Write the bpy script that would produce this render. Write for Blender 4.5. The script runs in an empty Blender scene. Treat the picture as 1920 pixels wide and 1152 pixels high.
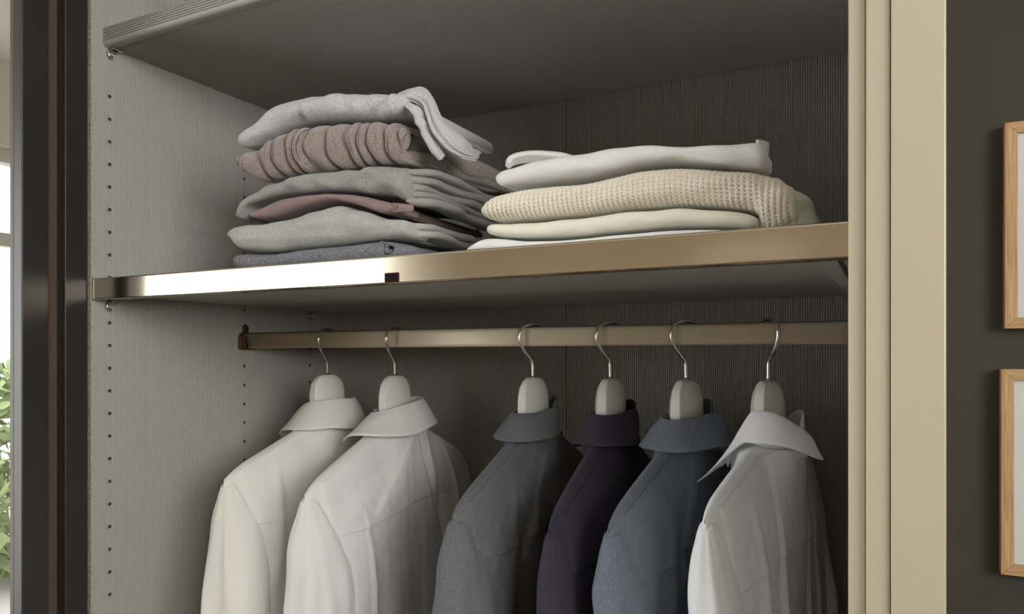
import bpy, bmesh, math, random
import numpy as np
from mathutils import Vector

# ------------------------------------------------------------------ camera, sky, lights, exposure
S = bpy.context.scene
COL = S.collection
CAM = np.array([0.986, -0.648, 1.5]); TH = math.radians(27.2); FPX = 1395.0; HZ = 670.0
cd = bpy.data.cameras.new('camera'); cam = bpy.data.objects.new('camera', cd); COL.objects.link(cam)
cam.location = CAM; cam.rotation_euler = (math.pi/2, 0, TH)
cd.sensor_width = 36; cd.lens = 36*FPX/1920; cd.shift_y = (HZ-576)/1920; cd.clip_start = .02
S.camera = cam
S.view_settings.view_transform = 'Standard'; S.view_settings.look = 'None'
S.view_settings.gamma = 1; S.view_settings.use_curve_mapping = False
S.view_settings.exposure = 0.0

w = bpy.data.worlds.new('sky'); S.world = w; w.use_nodes = True
w.node_tree.nodes['Background'].inputs[0].default_value = (.97, .985, 1, 1)
w.node_tree.nodes['Background'].inputs[1].default_value = 4.0

def area(name, loc, aim, sx, sy, power, col):
    l = bpy.data.lights.new(name, 'AREA'); l.shape = 'RECTANGLE'; l.size = sx; l.size_y = sy
    l.energy = power; l.color = col
    o = bpy.data.objects.new(name, l); COL.objects.link(o); o.location = loc
    o.rotation_euler = (Vector(aim)-Vector(loc)).to_track_quat('-Z', 'Y').to_euler()
    return o
SKY_L = 2.4                                                  # one sky brightness for both windows of the left wall
area('window_left_offscreen', (-2.22, -.87, 1.325), (0, -.87, 1.325), 1.1, 1.95, math.pi*SKY_L*1.1*1.95, (.90, .95, 1))
area('window_left_beyond_offscreen', (-2.22, -2.525, 1.325), (0, -2.525, 1.325), 1.85, 1.95, math.pi*SKY_L*1.85*1.95, (.90, .95, 1))
area('window_right_offscreen', (3.22, -1.75, 1.985), (0, -1.75, 1.985), 2.0, 1.07, 88, (1, .985, .955))

# ------------------------------------------------------------------ helpers
CT, SN = math.cos(TH), math.sin(TH)
def ray(px):
    a = (px-960)/FPX
    return np.array([a*CT-SN, a*SN+CT])
def PY(px, py, Y):                       # point of the plane Y = const measured in the photograph
    d = ray(px); s = (Y-CAM[1])/d[1]
    return np.array([CAM[0]+d[0]*s, Y, CAM[2]+(HZ-py)/FPX*s])

def PX(px, py, X):                       # point of the plane X = const measured in the photograph
    d = ray(px); s = (X-CAM[0])/d[0]
    return np.array([X, CAM[1]+d[1]*s, CAM[2]+(HZ-py)/FPX*s])

def wn(P, freq, seed, n=14, oct=1.9):    # smooth wave noise, about -1..1, P (...,3)
    r = np.random.RandomState(seed); out = np.zeros(P.shape[:-1])
    for i in range(n):
        k = r.normal(size=3); k /= np.linalg.norm(k)
        out += np.sin((P@k)*freq*(0.6+oct*r.rand()) + r.rand()*6.283)
    return out/math.sqrt(n)*1.1
def n1(x, freq, seed, n=6):
    x = np.asarray(x, float)
    return wn(np.stack([x, x*0, x*0], -1), freq, seed, n)
def ss(a, b, x): 
    t = np.clip((np.asarray(x, float)-a)/(b-a), 0, 1); return t*t*(3-2*t)

def mesh(name, V, F, m, root=None, smooth=True, fix=True, kind=None):
    """one mesh object; V in world coordinates, stored relative to its root"""
    V = np.asarray(V, float).reshape(-1, 3)
    o0 = np.zeros(3)
    if root is not None:
        p = root
        while p is not None: o0 = o0+np.array(p.location); p = p.parent
    else:
        o0 = np.array([(V[:,0].min()+V[:,0].max())/2, (V[:,1].min()+V[:,1].max())/2, V[:,2].min()])
    me = bpy.data.meshes.new(name); me.from_pydata((V-o0).tolist(), [], [tuple(map(int, f)) for f in F])
    if fix:
        bm = bmesh.new(); bm.from_mesh(me); bmesh.ops.recalc_face_normals(bm, faces=bm.faces); bm.to_mesh(me); bm.free()
    me.polygons.foreach_set('use_smooth', [smooth]*len(me.polygons)); me.update()
    me.materials.append(m)
    o = bpy.data.objects.new(name, me); COL.objects.link(o)
    if root is not None: o.parent = root
    else: o.location = o0
    if kind: o['kind'] = kind
    return o
def grid_faces(a, b, off=0, wrap_b=False):
    i, j = np.meshgrid(np.arange(a-1), np.arange(b if wrap_b else b-1), indexing='ij')
    j2 = (j+1) % b
    return (np.stack([i*b+j, (i+1)*b+j, (i+1)*b+j2, i*b+j2], -1).reshape(-1, 4)+off).tolist()
class MB:
    def __init__(s): s.V = []; s.F = []
    def n(s): return len(s.V)
    def add(s, V, F):
        o = len(s.V); s.V += [tuple(v) for v in np.asarray(V, float).reshape(-1, 3)]; s.F += [tuple(i+o for i in f) for f in F]; return s
    def grid(s, G, wrap=False, cap0=False, cap1=False):
        a, b = G.shape[:2]; F = grid_faces(a, b, 0, wrap)
        if cap0: F.append(list(range(b)))
        if cap1: F.append([(a-1)*b+i for i in range(b)])
        return s.add(G, F)
    def box(s, x0, x1, y0, y1, z0, z1, bev=0):
        if bev <= 0:
            V = [(x, y, z) for x in (x0, x1) for y in (y0, y1) for z in (z0, z1)]
            return s.add(V, [(0,1,3,2),(4,6,7,5),(0,4,5,1),(2,3,7,6),(0,2,6,4),(1,5,7,3)])
        bm = bmesh.new(); bmesh.ops.create_cube(bm, size=1)
        for v in bm.verts: v.co = Vector(((x0+x1)/2+v.co.x*(x1-x0), (y0+y1)/2+v.co.y*(y1-y0), (z0+z1)/2+v.co.z*(z1-z0)))
        bmesh.ops.bevel(bm, geom=bm.edges[:], offset=bev, segments=2, profile=.5, affect='EDGES')
        bm.verts.index_update()
        V = [v.co[:] for v in bm.verts]; F = [[v.index for v in f.verts] for f in bm.faces]; bm.free()
        return s.add(V, F)
    def tube(s, P, r, n=10, sx=1, sy=1):
        P = np.asarray(P, float); T = np.gradient(P, axis=0); T /= np.linalg.norm(T, axis=1)[:, None]
        r = np.broadcast_to(r, (len(P),))
        u = np.cross(T[0], [0.3, .2, 1] if abs(T[0][2]) < .8 else [1, .1, 0]); u /= np.linalg.norm(u)
        G = []
        for i in range(len(P)):
            u = u-T[i]*(u@T[i]); u /= np.linalg.norm(u); v = np.cross(T[i], u)
            a = np.arange(n)*2*math.pi/n
            G.append(P[i]+r[i]*(np.cos(a)[:, None]*u*sx+np.sin(a)[:, None]*v*sy))
        return s.grid(np.array(G), True, True, True)
    def prism(s, poly, z0, z1):             # polygon in XY extruded in Z
        n = len(poly); V = [(x, y, z0) for x, y in poly]+[(x, y, z1) for x, y in poly]
        return s.add(V, [[i, (i+1) % n, n+(i+1) % n, n+i] for i in range(n)]+[list(range(n))[::-1], list(range(n, 2*n))])
    def build(s, name, m, root=None, smooth=False, fix=True, kind=None): return mesh(name, s.V, s.F, m, root, smooth, fix, kind)
def spline(P, n):                           # Catmull-Rom through points
    P = np.asarray(P, float); P = np.vstack([2*P[0]-P[1], P, 2*P[-1]-P[-2]]); out = []
    k = len(P)-3
    for t in np.linspace(0, k-1e-9, n):
        i = int(t); f = t-i; a, b, c, d = P[i:i+4]
        out.append(.5*(2*b+(c-a)*f+(2*a-5*b+4*c-d)*f*f+(3*b-a-3*c+d)*f**3))
    return np.array(out)

def thing(name, loc, label, cat, group=None):
    o = bpy.data.objects.new(name, None); COL.objects.link(o); o.location = loc; o.empty_display_size = .05
    return tag(o, label, cat, group)
def tag(o, label, cat, group=None):
    o['label'] = label; o['category'] = cat
    if group: o['group'] = group
    return o
def struct(o): o['kind'] = 'structure'; return o
def bevel(o, wdt, seg=2):
    b = o.modifiers.new('bevel', 'BEVEL'); b.width = wdt; b.segments = seg; b.limit_method = 'ANGLE'; return o

# ------------------------------------------------------------------ materials
def srgb(r, g, b):
    f = lambda c: (c/255/12.92) if c/255 <= .04045 else ((c/255+.055)/1.055)**2.4
    return (f(r), f(g), f(b), 1)
def newmat(name, col, rough=.6, metal=0, **kw):
    m = bpy.data.materials.new(name); m.use_nodes = True; b = m.node_tree.nodes['Principled BSDF']
    b.inputs['Base Color'].default_value = col; b.inputs['Roughness'].default_value = rough; b.inputs['Metallic'].default_value = metal
    for k, v in kw.items(): b.inputs[k.replace('_', ' ')].default_value = v
    return m
def N(m, t, **kw):
    n = m.node_tree.nodes.new(t)
    for k, v in kw.items(): setattr(n, k, v)
    return n
def L(m, a, b): m.node_tree.links.new(a, b)
def coord(m, scale, kind='Object'):
    tc = N(m, 'ShaderNodeTexCoord'); mp = N(m, 'ShaderNodeMapping'); mp.inputs['Scale'].default_value = scale
    L(m, tc.outputs[kind], mp.inputs[0]); return mp.outputs[0]
def noise(m, scale, sc=1, detail=3, rough=.6):
    n = N(m, 'ShaderNodeTexNoise'); n.inputs['Scale'].default_value = sc; n.inputs['Detail'].default_value = detail; n.inputs['Roughness'].default_value = rough
    L(m, coord(m, scale), n.inputs['Vector']); return n.outputs['Fac']
def ramp(m, fac, c0, c1, p0=.35, p1=.65):
    r = N(m, 'ShaderNodeValToRGB'); r.color_ramp.elements[0].position = p0; r.color_ramp.elements[1].position = p1
    r.color_ramp.elements[0].color = c0; r.color_ramp.elements[1].color = c1; L(m, fac, r.inputs[0]); return r.outputs[0]
def mathn(m, op, a, b=0.0):
    n = N(m, 'ShaderNodeMath', operation=op)
    for i, v in enumerate((a, b)):
        if isinstance(v, (int, float)): n.inputs[i].default_value = v
        else: L(m, v, n.inputs[i])
    return n.outputs[0]
def bump(m, h, strength, dist=.001):
    b = N(m, 'ShaderNodeBump'); b.inputs['Strength'].default_value = strength; b.inputs['Distance'].default_value = dist
    L(m, h, b.inputs['Height']); L(m, b.outputs[0], m.node_tree.nodes['Principled BSDF'].inputs['Normal'])
def basecol(m, c): L(m, c, m.node_tree.nodes['Principled BSDF'].inputs['Base Color'])

def melange(name, c0, c1, stretch=(260, 900, 900), p=(.36, .66), rough=.95, bs=.5, fine=1500):
    m = newmat(name, c0, rough, Sheen_Weight=.12, Specular_IOR_Level=.15)
    a = noise(m, stretch, 1, 4, .7)
    basecol(m, ramp(m, a, c0, c1, *p)); bump(m, noise(m, (fine, fine, fine), 1, 2), bs, .0008); return m
def weave(name, c0, c1, bs=.12, rough=.85, p=(.3, .7)):
    m = newmat(name, c0, rough, Sheen_Weight=.08, Specular_IOR_Level=.2)
    a = noise(m, (300, 2200, 110), 1, 2, .55); b = noise(m, (300, 110, 2200), 1, 2, .55)
    f = mathn(m, 'MULTIPLY', mathn(m, 'ADD', a, b), .5)
    basecol(m, ramp(m, f, c0, c1, *p)); bump(m, f, bs, .0006); return m

M = {}
M['laminate'] = newmat('grey ribbed laminate', srgb(172, 170, 162), .5)
M['edge'] = newmat('laminate edge band', srgb(120, 118, 104), .6)
basecol(M['edge'], ramp(M['edge'], noise(M['edge'], (900, 900, 420), 1, 3), srgb(96, 94, 80), srgb(176, 172, 156), .4, .6))
M['hole'] = newmat('drilled chipboard', srgb(98, 74, 56), .9)
M['plain'] = newmat('smooth grey shelf board', srgb(178, 176, 168), .45)
M['champ_metal'] = newmat('champagne brushed metal', srgb(216, 203, 182), .13, 1.0)
M['champ_metal'].node_tree.nodes['Principled BSDF'].inputs['Anisotropic'].default_value = .4
bump(M['champ_metal'], noise(M['champ_metal'], (6, 900, 900), 1, 3), .02, .0003)
M['rail'] = newmat('champagne satin rail', srgb(212, 198, 172), .42, .2)
M['rail_dark'] = newmat('dark rail liner', srgb(52, 44, 38), .5)
M['bracket'] = newmat('bronze bracket', srgb(118, 88, 68), .35, .7)
M['chrome'] = newmat('polished steel', srgb(210, 208, 204), .12, 1)
M['hanger'] = newmat('pale grey green plastic', srgb(224, 225, 214), .45)
bump(M['hanger'], noise(M['hanger'], (700, 700, 700)), .05, .0005)
M['shaded_lacq'] = newmat('lacquer with shade in its brown', srgb(42, 37, 35), .42)  # shade of the left jamb put into the colour; the plinth shares it
M['brown_lacq'] = newmat('brown groove', srgb(84, 70, 58), .5)
M['champ_lacq'] = newmat('champagne lacquer', srgb(200, 191, 169), .34, .25)
M['sensor_rim'] = newmat('maroon sensor rim', srgb(78, 26, 24), .6, Specular_IOR_Level=.1)
M['sensor'] = newmat('black sensor lens', srgb(20, 16, 17), .6, Specular_IOR_Level=.1)
M['wall_dark'] = newmat('dark olive wall paint', srgb(92, 88, 78), .8)
basecol(M['wall_dark'], ramp(M['wall_dark'], noise(M['wall_dark'], (4, 4, 4)), srgb(60, 58, 51), srgb(66, 64, 56)))
M['wall_beige'] = newmat('beige wall paint', srgb(164, 150, 130), .9)
M['wall_head'] = newmat('light greige wall paint', srgb(208, 203, 192), .9)
M['ceil'] = newmat('white ceiling paint', srgb(236, 235, 230), .9)
M['floor'] = newmat('oak floor', srgb(150, 128, 104), .5)
basecol(M['floor'], ramp(M['floor'], noise(M['floor'], (3, 30, 3), 1, 4), srgb(84, 70, 56), srgb(112, 95, 76)))
M['white_trim'] = newmat('white painted trim', srgb(236, 236, 232), .4)
M['win_frame'] = newmat('pale window frame', srgb(206, 202, 194), .4)
M['glass'] = newmat('window glass', (1, 1, 1, 1), .0)
def glassmat(m):
    nt = m.node_tree; nt.nodes.clear(); o = N(m, 'ShaderNodeOutputMaterial'); t = N(m, 'ShaderNodeBsdfTransparent'); g = N(m, 'ShaderNodeBsdfGlossy')
    g.inputs['Roughness'].default_value = .02; mx = N(m, 'ShaderNodeMixShader'); mx.inputs[0].default_value = .05
    L(m, t.outputs[0], mx.inputs[1]); L(m, g.outputs[0], mx.inputs[2]); L(m, mx.outputs[0], o.inputs[0])
glassmat(M['glass'])
def oak(name, stretch):
    m = newmat(name, srgb(196, 158, 114), .55)
    basecol(m, ramp(m, noise(m, stretch, 1, 5, .65), srgb(168, 128, 86), srgb(214, 180, 136), .3, .7)); bump(m, noise(m, stretch, 1, 4), .15, .0005); return m
M['oak_v'] = oak('light oak vertical grain', (420, 300, 14)); M['oak_h'] = oak('light oak horizontal grain', (14, 300, 420))
M['mat'] = newmat('white picture mat', srgb(232, 234, 232), .8)
M['art'] = newmat('plain pale print', srgb(214, 212, 205), .8)
M['leaf'] = newmat('hedge leaves', srgb(132, 148, 100), .8)
M['paving'] = newmat('stone paving', srgb(168, 163, 154), .9)

# ================================================================== THE ROOM
X0, X1, Y0, Y1, ZC = -2.0, 3.0, -4.0, 2.6, 2.61
struct(MB().box(X0, X1, Y0, Y1, -.05, 0).build('floor', M['floor']))
struct(MB().box(X0-.2, X1+.2, Y0-.2, Y1+.2, ZC, ZC+.05).build('ceiling', M['ceil']))
struct(MB().box(-.03, X1, .55, .67, 0, ZC).build('wall_back', M['wall_dark']))
struct(MB().box(X0, X1, Y0-.1, Y0, 0, ZC).build('wall_front', M['wall_beige']))
struct(MB().box(X0, -.03, Y1, Y1+.1, 0, ZC).build('wall_far', M['wall_head']))
struct(MB().box(-.03, .09, .67, Y1+.1, 0, ZC).build('wall_partition', M['wall_head']))
# left wall: sill, header and piers around two wide windows
def window_wall(name, x, sgn, spans, z0, z1, wi):
    b = MB(); xa, xb = sorted((x, x+sgn*.16))
    b.box(xa, xb, Y0, Y1 if sgn < 0 else .55, 0, z0); b.box(xa, xb, Y0, Y1 if sgn < 0 else .55, z1, ZC)
    e = Y0
    for a, c in spans:
        b.box(xa, xb, e, a, z0, z1); e = c
    b.box(xa, xb, e, Y1 if sgn < 0 else .55, z0, z1)
    struct(b.build(name, M['wall_head'] if sgn < 0 else M['wall_beige']))
    for a, c in spans:
        xm = x+sgn*.09
        fr = MB(); t = .05
        fr.box(xm-.03, xm+.03, a, c, z0, z0+t); fr.box(xm-.03, xm+.03, a, c, z1-t, z1)
        fr.box(xm-.03, xm+.03, a, a+t, z0+t, z1-t); fr.box(xm-.03, xm+.03, c-t, c, z0+t, z1-t)
        wo = struct(fr.build('window_%d' % wi, M['win_frame'])); wi += 1
        nm = max(1, round((c-a)/1.1)); zt = 1.93
        tb = MB().box(xm-.022, xm+.022, a+t, c-t, zt, zt+.05).build('transom', M['win_frame'], wo)
        ys = np.linspace(a+t, c-t, nm+1)
        for k in range(1, nm):
            MB().box(xm-.025, xm+.025, ys[k]-.025, ys[k]+.025, z0+t, z1-t).build('mullion', M['win_frame'], wo)
        for k in range(nm):
            for za, zb in ((z0+t, zt), (zt+.05, z1-t)):
                MB().box(xm-.004, xm+.004, ys[k]+.01, ys[k+1]-.01, za, zb).build('pane', M['glass'], wo)
    return wi
wi = window_wall('wall_left', X0, -1, [(-3.45, -1.6), (-1.42, -.32), (.35, 2.5)], .35, 2.30, 1)
window_wall('wall_right', X1, 1, [(-2.75, -.75)], 1.45, 2.52, wi)
# unseen door, added so its white casing reflects as streaks in the lip
dr = struct(MB().box(.02, .40, -4.0, -3.97, 0, 2.1).build('added_door', M['wall_beige']))
for a, b_ in ((-.05, .02), (.40, .47)): MB().box(a, b_, -4.0, -3.955, 0, 2.17).build('added_door_casing', M['white_trim'], dr)
MB().box(.02, .40, -4.0, -3.955, 2.1, 2.17).build('added_door_casing', M['white_trim'], dr)
# garden outside the left window
struct(MB().box(-14, X0-.16, -8, 16, -.35, -.25).build('terrace', M['paving']))
rs = np.random.RandomState(4)
def hedge(name, cx, cy, rx, ry, h, n, label):
    r = thing(name, (cx, cy, -.25), label, 'hedge')
    MB().tube([(cx, cy, -.25), (cx+.02, cy, .2), (cx, cy+.02, .6)], [.05, .045, .03], 8).build('stem', M['bracket'], r, True)
    P = rs.normal(size=(n, 3)); P /= np.linalg.norm(P, axis=1)[:, None]; P *= (.55+.45*rs.rand(n)**.4)[:, None]
    P[:, 0] *= rx; P[:, 1] *= ry; P[:, 2] = (P[:, 2]*.5+.5)*h
    V = []; F = []
    for p in P:
        a = rs.normal(size=3); a /= np.linalg.norm(a); b = np.cross(a, rs.normal(size=3)); b /= np.linalg.norm(b); s = .05+.05*rs.rand()
        o = len(V); V += [p-a*s, p+b*s*.45, p+a*s, p-b*s*.45]; F.append((o, o+1, o+2, o+3))
    V = np.array(V)+np.array([cx, cy, -.25]); o = mesh('foliage', V, F, M['leaf'], r, False, False); o['kind'] = 'stuff'
hedge('garden_hedge', -5.2, 3.2, .8, 1.6, 1.75, 5000, 'pale sunlit hedge outside the tall window')

# ================================================================== WARDROBE CARCASS
WX = .962; YB = .515; ZT = 2.45; ZBOT = .06
war = thing('wardrobe', (.48, .25, 0), 'open built-in wardrobe lined with grey ribbed laminate', 'wardrobe')
RP = .0034; RD = .0021                                  # rib pitch and depth
HOLES = (8*RP, 80*RP, 127*RP); HZ0 = 1.5+(670-604.5)*.7376e-3-.032*17+.0  # lowest hole centre
HR = .0026; CW = RP; Z1H = HZ0+.032*28
RIBP = ((0, 1), (.14, .97), (.25, .45), (.31, .12), (.42, 0), (.58, 0), (.69, .12), (.75, .45), (.86, .97))
def ribs(a, b, top, sgn, n=8, ph=0.0):
    """rib profile between a and b: rounded ribs with narrow grooves; returns (along, out) pairs"""
    k0, k1 = math.floor((a-ph)/RP), math.ceil((b-ph)/RP); out = []
    for k in range(k0, k1):
        for j, dp in RIBP:
            u = ph+(k+j)*RP
            if a-1e-9 <= u <= b+1e-9: out.append((u, top-sgn*RD*dp))
    if not out or out[-1][0] < b-1e-6: out.append((b, top-sgn*RD))
    if out[0][0] > a+1e-6: out.insert(0, (a, top-sgn*RD))
    return out
def side_panel():
    b = MB(); y = [0.0]
    for h in HOLES: y += [h-CW, h+CW]
    y.append(YB)
    def strip_z(ya, yb, za, zb):
        P = ribs(ya, yb, 0.0, 1)
        b.grid(np.array([[(x, u, za), (x, u, zb)] for u, x in P]))
    for k in range(0, len(y)-1):
        if k % 2 == 0: strip_z(y[k], y[k+1], ZBOT, ZT)
    sq = []
    for i in range(16):
        a = 2*math.pi*i/16; c, s_ = math.cos(a), math.sin(a); k = 1/max(abs(c), abs(s_)); sq.append((c*k, s_*k))
    for h in HOLES:
        e = ZBOT
        for i in range(28):
            zc = HZ0+.032*i
            strip_z(h-CW, h+CW, e, zc-CW); e = zc+CW
            V = [(-.0001, h+q[0]*CW, zc+q[1]*CW) for q in sq]+[(-.0001, h+math.cos(2*math.pi*j/16)*HR, zc+math.sin(2*math.pi*j/16)*HR) for j in range(16)]
            V += [(-RD-.0006, h+q[0]*CW, zc+q[1]*CW) for q in sq]
            b.add(V, [(j, (j+1) % 16, 16+(j+1) % 16, 16+j) for j in range(16)]+[(j, 32+j, 32+(j+1) % 16, (j+1) % 16) for j in range(16)])
        strip_z(h-CW, h+CW, e, ZT)
    b.add([(-.019, 0, ZBOT), (-.019, YB, ZBOT), (-.019, YB, ZT), (-.019, 0, ZT)], [(0, 1, 2, 3)])
    b.add([(0, YB, ZBOT), (-.019, YB, ZBOT), (-.019, YB, ZT), (0, YB, ZT)], [(0, 1, 2, 3)])
    return b.build('side_panel', M['laminate'], war, False, False)
sp = side_panel()
hc = MB()
V = [(x, math.cos(2*math.pi*j/12)*HR, math.sin(2*math.pi*j/12)*HR) for x in (0, -.011) for j in range(12)]
hme = None
for h in HOLES:
    for i in range(28):
        zc = HZ0+.032*i
        if hme is None:
            o = mesh('shelf_pin_hole', np.array(V), [(j, (j+1) % 12, 12+(j+1) % 12, 12+j) for j in range(12)]+[tuple(range(12, 24))], M['hole'], None, True, False)
            hme = o.data; me0 = o; 
            for v in hme.vertices: pass
            off = o.location.copy()
        else:
            o = bpy.data.objects.new('shelf_pin_hole', hme); COL.objects.link(o)
        o.parent = sp; o.location = Vector((off.x, h+off.y, zc+off.z))-Vector(war.location)
MB().box(-.019, .0, -.0015, 0, ZBOT, ZT).build('edge_band', M['edge'], war)
MB().box(WX, WX+.019, 0, YB, ZBOT, ZT).build('side_panel', M['laminate'], war)
xs = PY(1062, 900, YB)[0]
MB().grid(np.array([[(u, v, ZBOT), (u, v, ZT)] for u, v in ribs(-.019, xs-.0004, YB, -1)]+[[(xs-.0004, YB+.012, ZBOT), (xs-.0004, YB+.012, ZT)], [(-.019, YB+.012, ZBOT), (-.019, YB+.012, ZT)]])).build('back_panel', M['laminate'], war)
MB().grid(np.array([[(u, v, ZBOT), (u, v, ZT)] for u, v in ribs(xs+.0004, WX+.019, YB, -1)]+[[(WX+.019, YB+.012, ZBOT), (WX+.019, YB+.012, ZT)], [(xs+.0004, YB+.012, ZBOT), (xs+.0004, YB+.012, ZT)]])).build('back_panel', M['laminate'], war)
MB().box(xs-.0006, xs+.0006, YB+.004, YB+.012, ZBOT, ZT).build('back_joint', M['rail_dark'], war)
MB().box(0, WX, 0, YB, ZBOT, ZBOT+.025).build('bottom_board', M['laminate'], war)
MB().box(-.019, WX+.019, 0, YB, ZT, ZT+.025).build('top_board', M['laminate'], war)
MB().box(0, WX, .03, .05, 0, ZBOT).build('plinth', M['shaded_lacq'], war)
ZS2 = 1.5+.4365; ZS1 = 1.5+.079
def pin(y, z):
    b = MB(); b.tube([(-.008, y, z-.004), (.004, y, z-.004)], .0024, 8)
    pts = spline([(.003, y+.006, z-.0030), (.0035, y-.004, z-.0031), (.004, y-.0085, z-.006), (.0045, y-.0075, z-.0125), (.005, y-.003, z-.014)], 16)
    b.tube(pts, .0019, 8); b.box(.0005, .010, y-.005, y+.012, z-.0020, z-.0006, .0003)
    b.build('shelf_pin', M['chrome'], war, True)
for y in (HOLES[0], HOLES[2]): pin(y+.004, ZS2); pin(y+.002, ZS1+(.008 if y > .1 else .001))

# ribbed upper shelf with rounded lower front edge
us = thing('upper_shelf', (.48, .26, ZS2), 'upper grey ribbed laminate shelf board without metal trim', 'shelf')
ysf = .0165
pb = ribs(ysf+.0135, YB-.001, ZS2+.0003, -1)+[(YB-.001, ZS2+.0255), (ysf+.0135, ZS2+.0255)]
MB().grid(np.array([[(x, y_, z_) for y_, z_ in pb] for x in (.001, WX-.001)]), True, True, True).build('board', M['laminate'], us)
prof = [(ysf+.0045, ZS2+.0258)]+[(ysf+.0035*(1-math.sin(a)), ZS2+.0258-.0035*(1-math.cos(a))) for a in np.linspace(0, math.pi/2, 5)]
prof = [(ysf+.005, ZS2+.0258), (ysf+.0012, ZS2+.0253), (ysf, ZS2+.0235)]+[(ysf+.006*(1-math.cos(a)), ZS2+.006-.006*math.sin(a)) for a in np.linspace(0, math.pi/2, 7)]
prof += [(ysf+.012, ZS2)]
ze = [(ysf, ZS2+.0235)]+[(v, u) for u, v in reversed(ribs(ZS2+.0065, ZS2+.0232, ysf, -1, 8, ZS2))]+[(ysf, ZS2+.006)]
prof = [(ysf+.013, ZS2+.0258), (ysf+.005, ZS2+.0258), (ysf+.0012, ZS2+.0253)]+ze+prof[4:]+[(ysf+.013, ZS2)]
G = np.array([[(x, y, z) for y, z in prof] for x in (.0008, WX-.001)])
b = MB(); b.grid(G, True, True, True); b.build('front_edge', M['laminate'], us, False)

# lit shelf with champagne metal lip
ms = thing('metal_trimmed_shelf', (.48, .26, ZS1), 'grey shelf with a champagne metal front lip and small black sensor', 'shelf')
ZTOP = ZS1+.0295
MB().box(.001, WX-.001, .016, YB-.001, ZS1+.008, ZTOP-.001).build('board', M['plain'], ms)
lip = MB(); pr = []
zl0, zl1 = ZS1, ZS1+.030
r_ = .0022
pts = [(.018, zl1), (.004, zl1)]+[(.0015+r_-r_*math.sin(a), zl1-r_+r_*math.cos(a)) for a in np.linspace(0, math.pi/2, 6)]
pts += [(.0015+r_-r_*math.cos(a), zl0+r_-r_*math.sin(a)) for a in np.linspace(0, math.pi/2, 6)]+[(.016, zl0), (.016, zl0+.0015), (.0035, zl0+.0015), (.0035, zl1-.0015), (.018, zl1-.0015)]
G = np.array([[(x, y, z) for y, z in pts] for x in (.0015, WX-.0015)])
lip.grid(G, True, True, True); lo = lip.build('front_lip', M['champ_metal'], ms, False)
MB().box(.0012, .0035, .0002, .018, zl0-.0004, zl1+.0004, .0006).build('lip_end_cap', newmat('bronze end cap', srgb(120, 108, 92), .4, .5), ms)
MB().box(WX-.032, WX-.002, .019, YB-.002, ZS1+.0015, ZS1+.008, .0008).build('side_runner', M['plain'], ms)
MB().box(WX-.018, WX-.014, .019, YB-.002, ZS1+.0002, ZS1+.0016).build('runner_groove', M['rail_dark'], ms)
a0 = PY(721, 528, .001); a1 = PY(748, 513, .001)
sz = (a0[2]+a1[2])/2
so = MB().box(a0[0], a1[0], .0004, .003, sz-.0052, sz+.0052, .0011).build('sensor', M['sensor_rim'], ms)
MB().box(a0[0]+.0012, a1[0]-.0012, -.0001, .002, sz-.0038, sz+.0038, .0004).build('sensor_lens', M['sensor'], so)

# clothes rail
RZ0, RZ1, RY, RH = 1.5145, 1.5405, .272, .0075
rl = thing('clothes_rail', (.48, RY, RZ0), 'flat oval champagne metal clothes rail below the shelf', 'rail')
a = np.linspace(0, 2*math.pi, 40, endpoint=False)
def se(c, p): return np.sign(c)*np.abs(c)**p
prof = np.stack([RY+RH*se(np.cos(a), .55), (RZ0+RZ1)/2+(RZ1-RZ0)/2*se(np.sin(a), .35)], -1)
G = np.array([[(x, y, z) for y, z in prof] for x in (.006, WX-.006)])
MB().grid(G, True, True, True).build('tube', M['rail'], rl, True)
MB().box(.008, WX-.008, RY-.0045, RY+.0045, RZ1-.0008, RZ1+.0008, .0004).build('top_liner', M['rail_dark'], rl)
for sx, x0_ in ((1, 0.0), (-1, WX)):
    b = MB(); yz = [(-.013, -.002), (.013, -.002), (.0145, .004), (.0145, .018), (.011, .026), (.006, .0285), (.006, .037), (.002, .041), (-.002, .041), (-.006, .037), (-.006, .0285), (-.011, .026), (-.0145, .018), (-.0145, .004)]
    V = [(x0_+sx*.0005, RY+p, RZ0+q) for p, q in yz]+[(x0_+sx*.004, RY+p, RZ0+q) for p, q in yz]; n = len(yz)
    b.add(V, [(i, (i+1) % n, n+(i+1) % n, n+i) for i in range(n)]+[tuple(range(n)), tuple(range(n, 2*n))])
    bo = bevel(b.build('end_bracket', M['bracket'], rl), .0008)
    c = MB(); pc = [(-.011, .020), (-.0125, -.0015), (.0125, -.0015), (.011, .020), (.009, .020), (.0095, .002), (-.0095, .002), (-.009, .020)]
    n = len(pc); V = [(x0_+sx*.004, RY+p, RZ0+q) for p, q in pc]+[(x0_+sx*(.013 if q > .01 else .016), RY+p, RZ0+q) for p, q in pc]
    c.add(V, [(i, (i+1) % n, n+(i+1) % n, n+i) for i in range(n)]+[tuple(range(n)), tuple(range(n, 2*n))]); c.build('cradle', M['bracket'], bo)
    MB().tube([(x0_+sx*.003, RY, RZ0+.0345), (x0_+sx*.0065, RY, RZ0+.0345)], .003, 10).build('screw', M['rail_dark'], bo, True)

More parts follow.
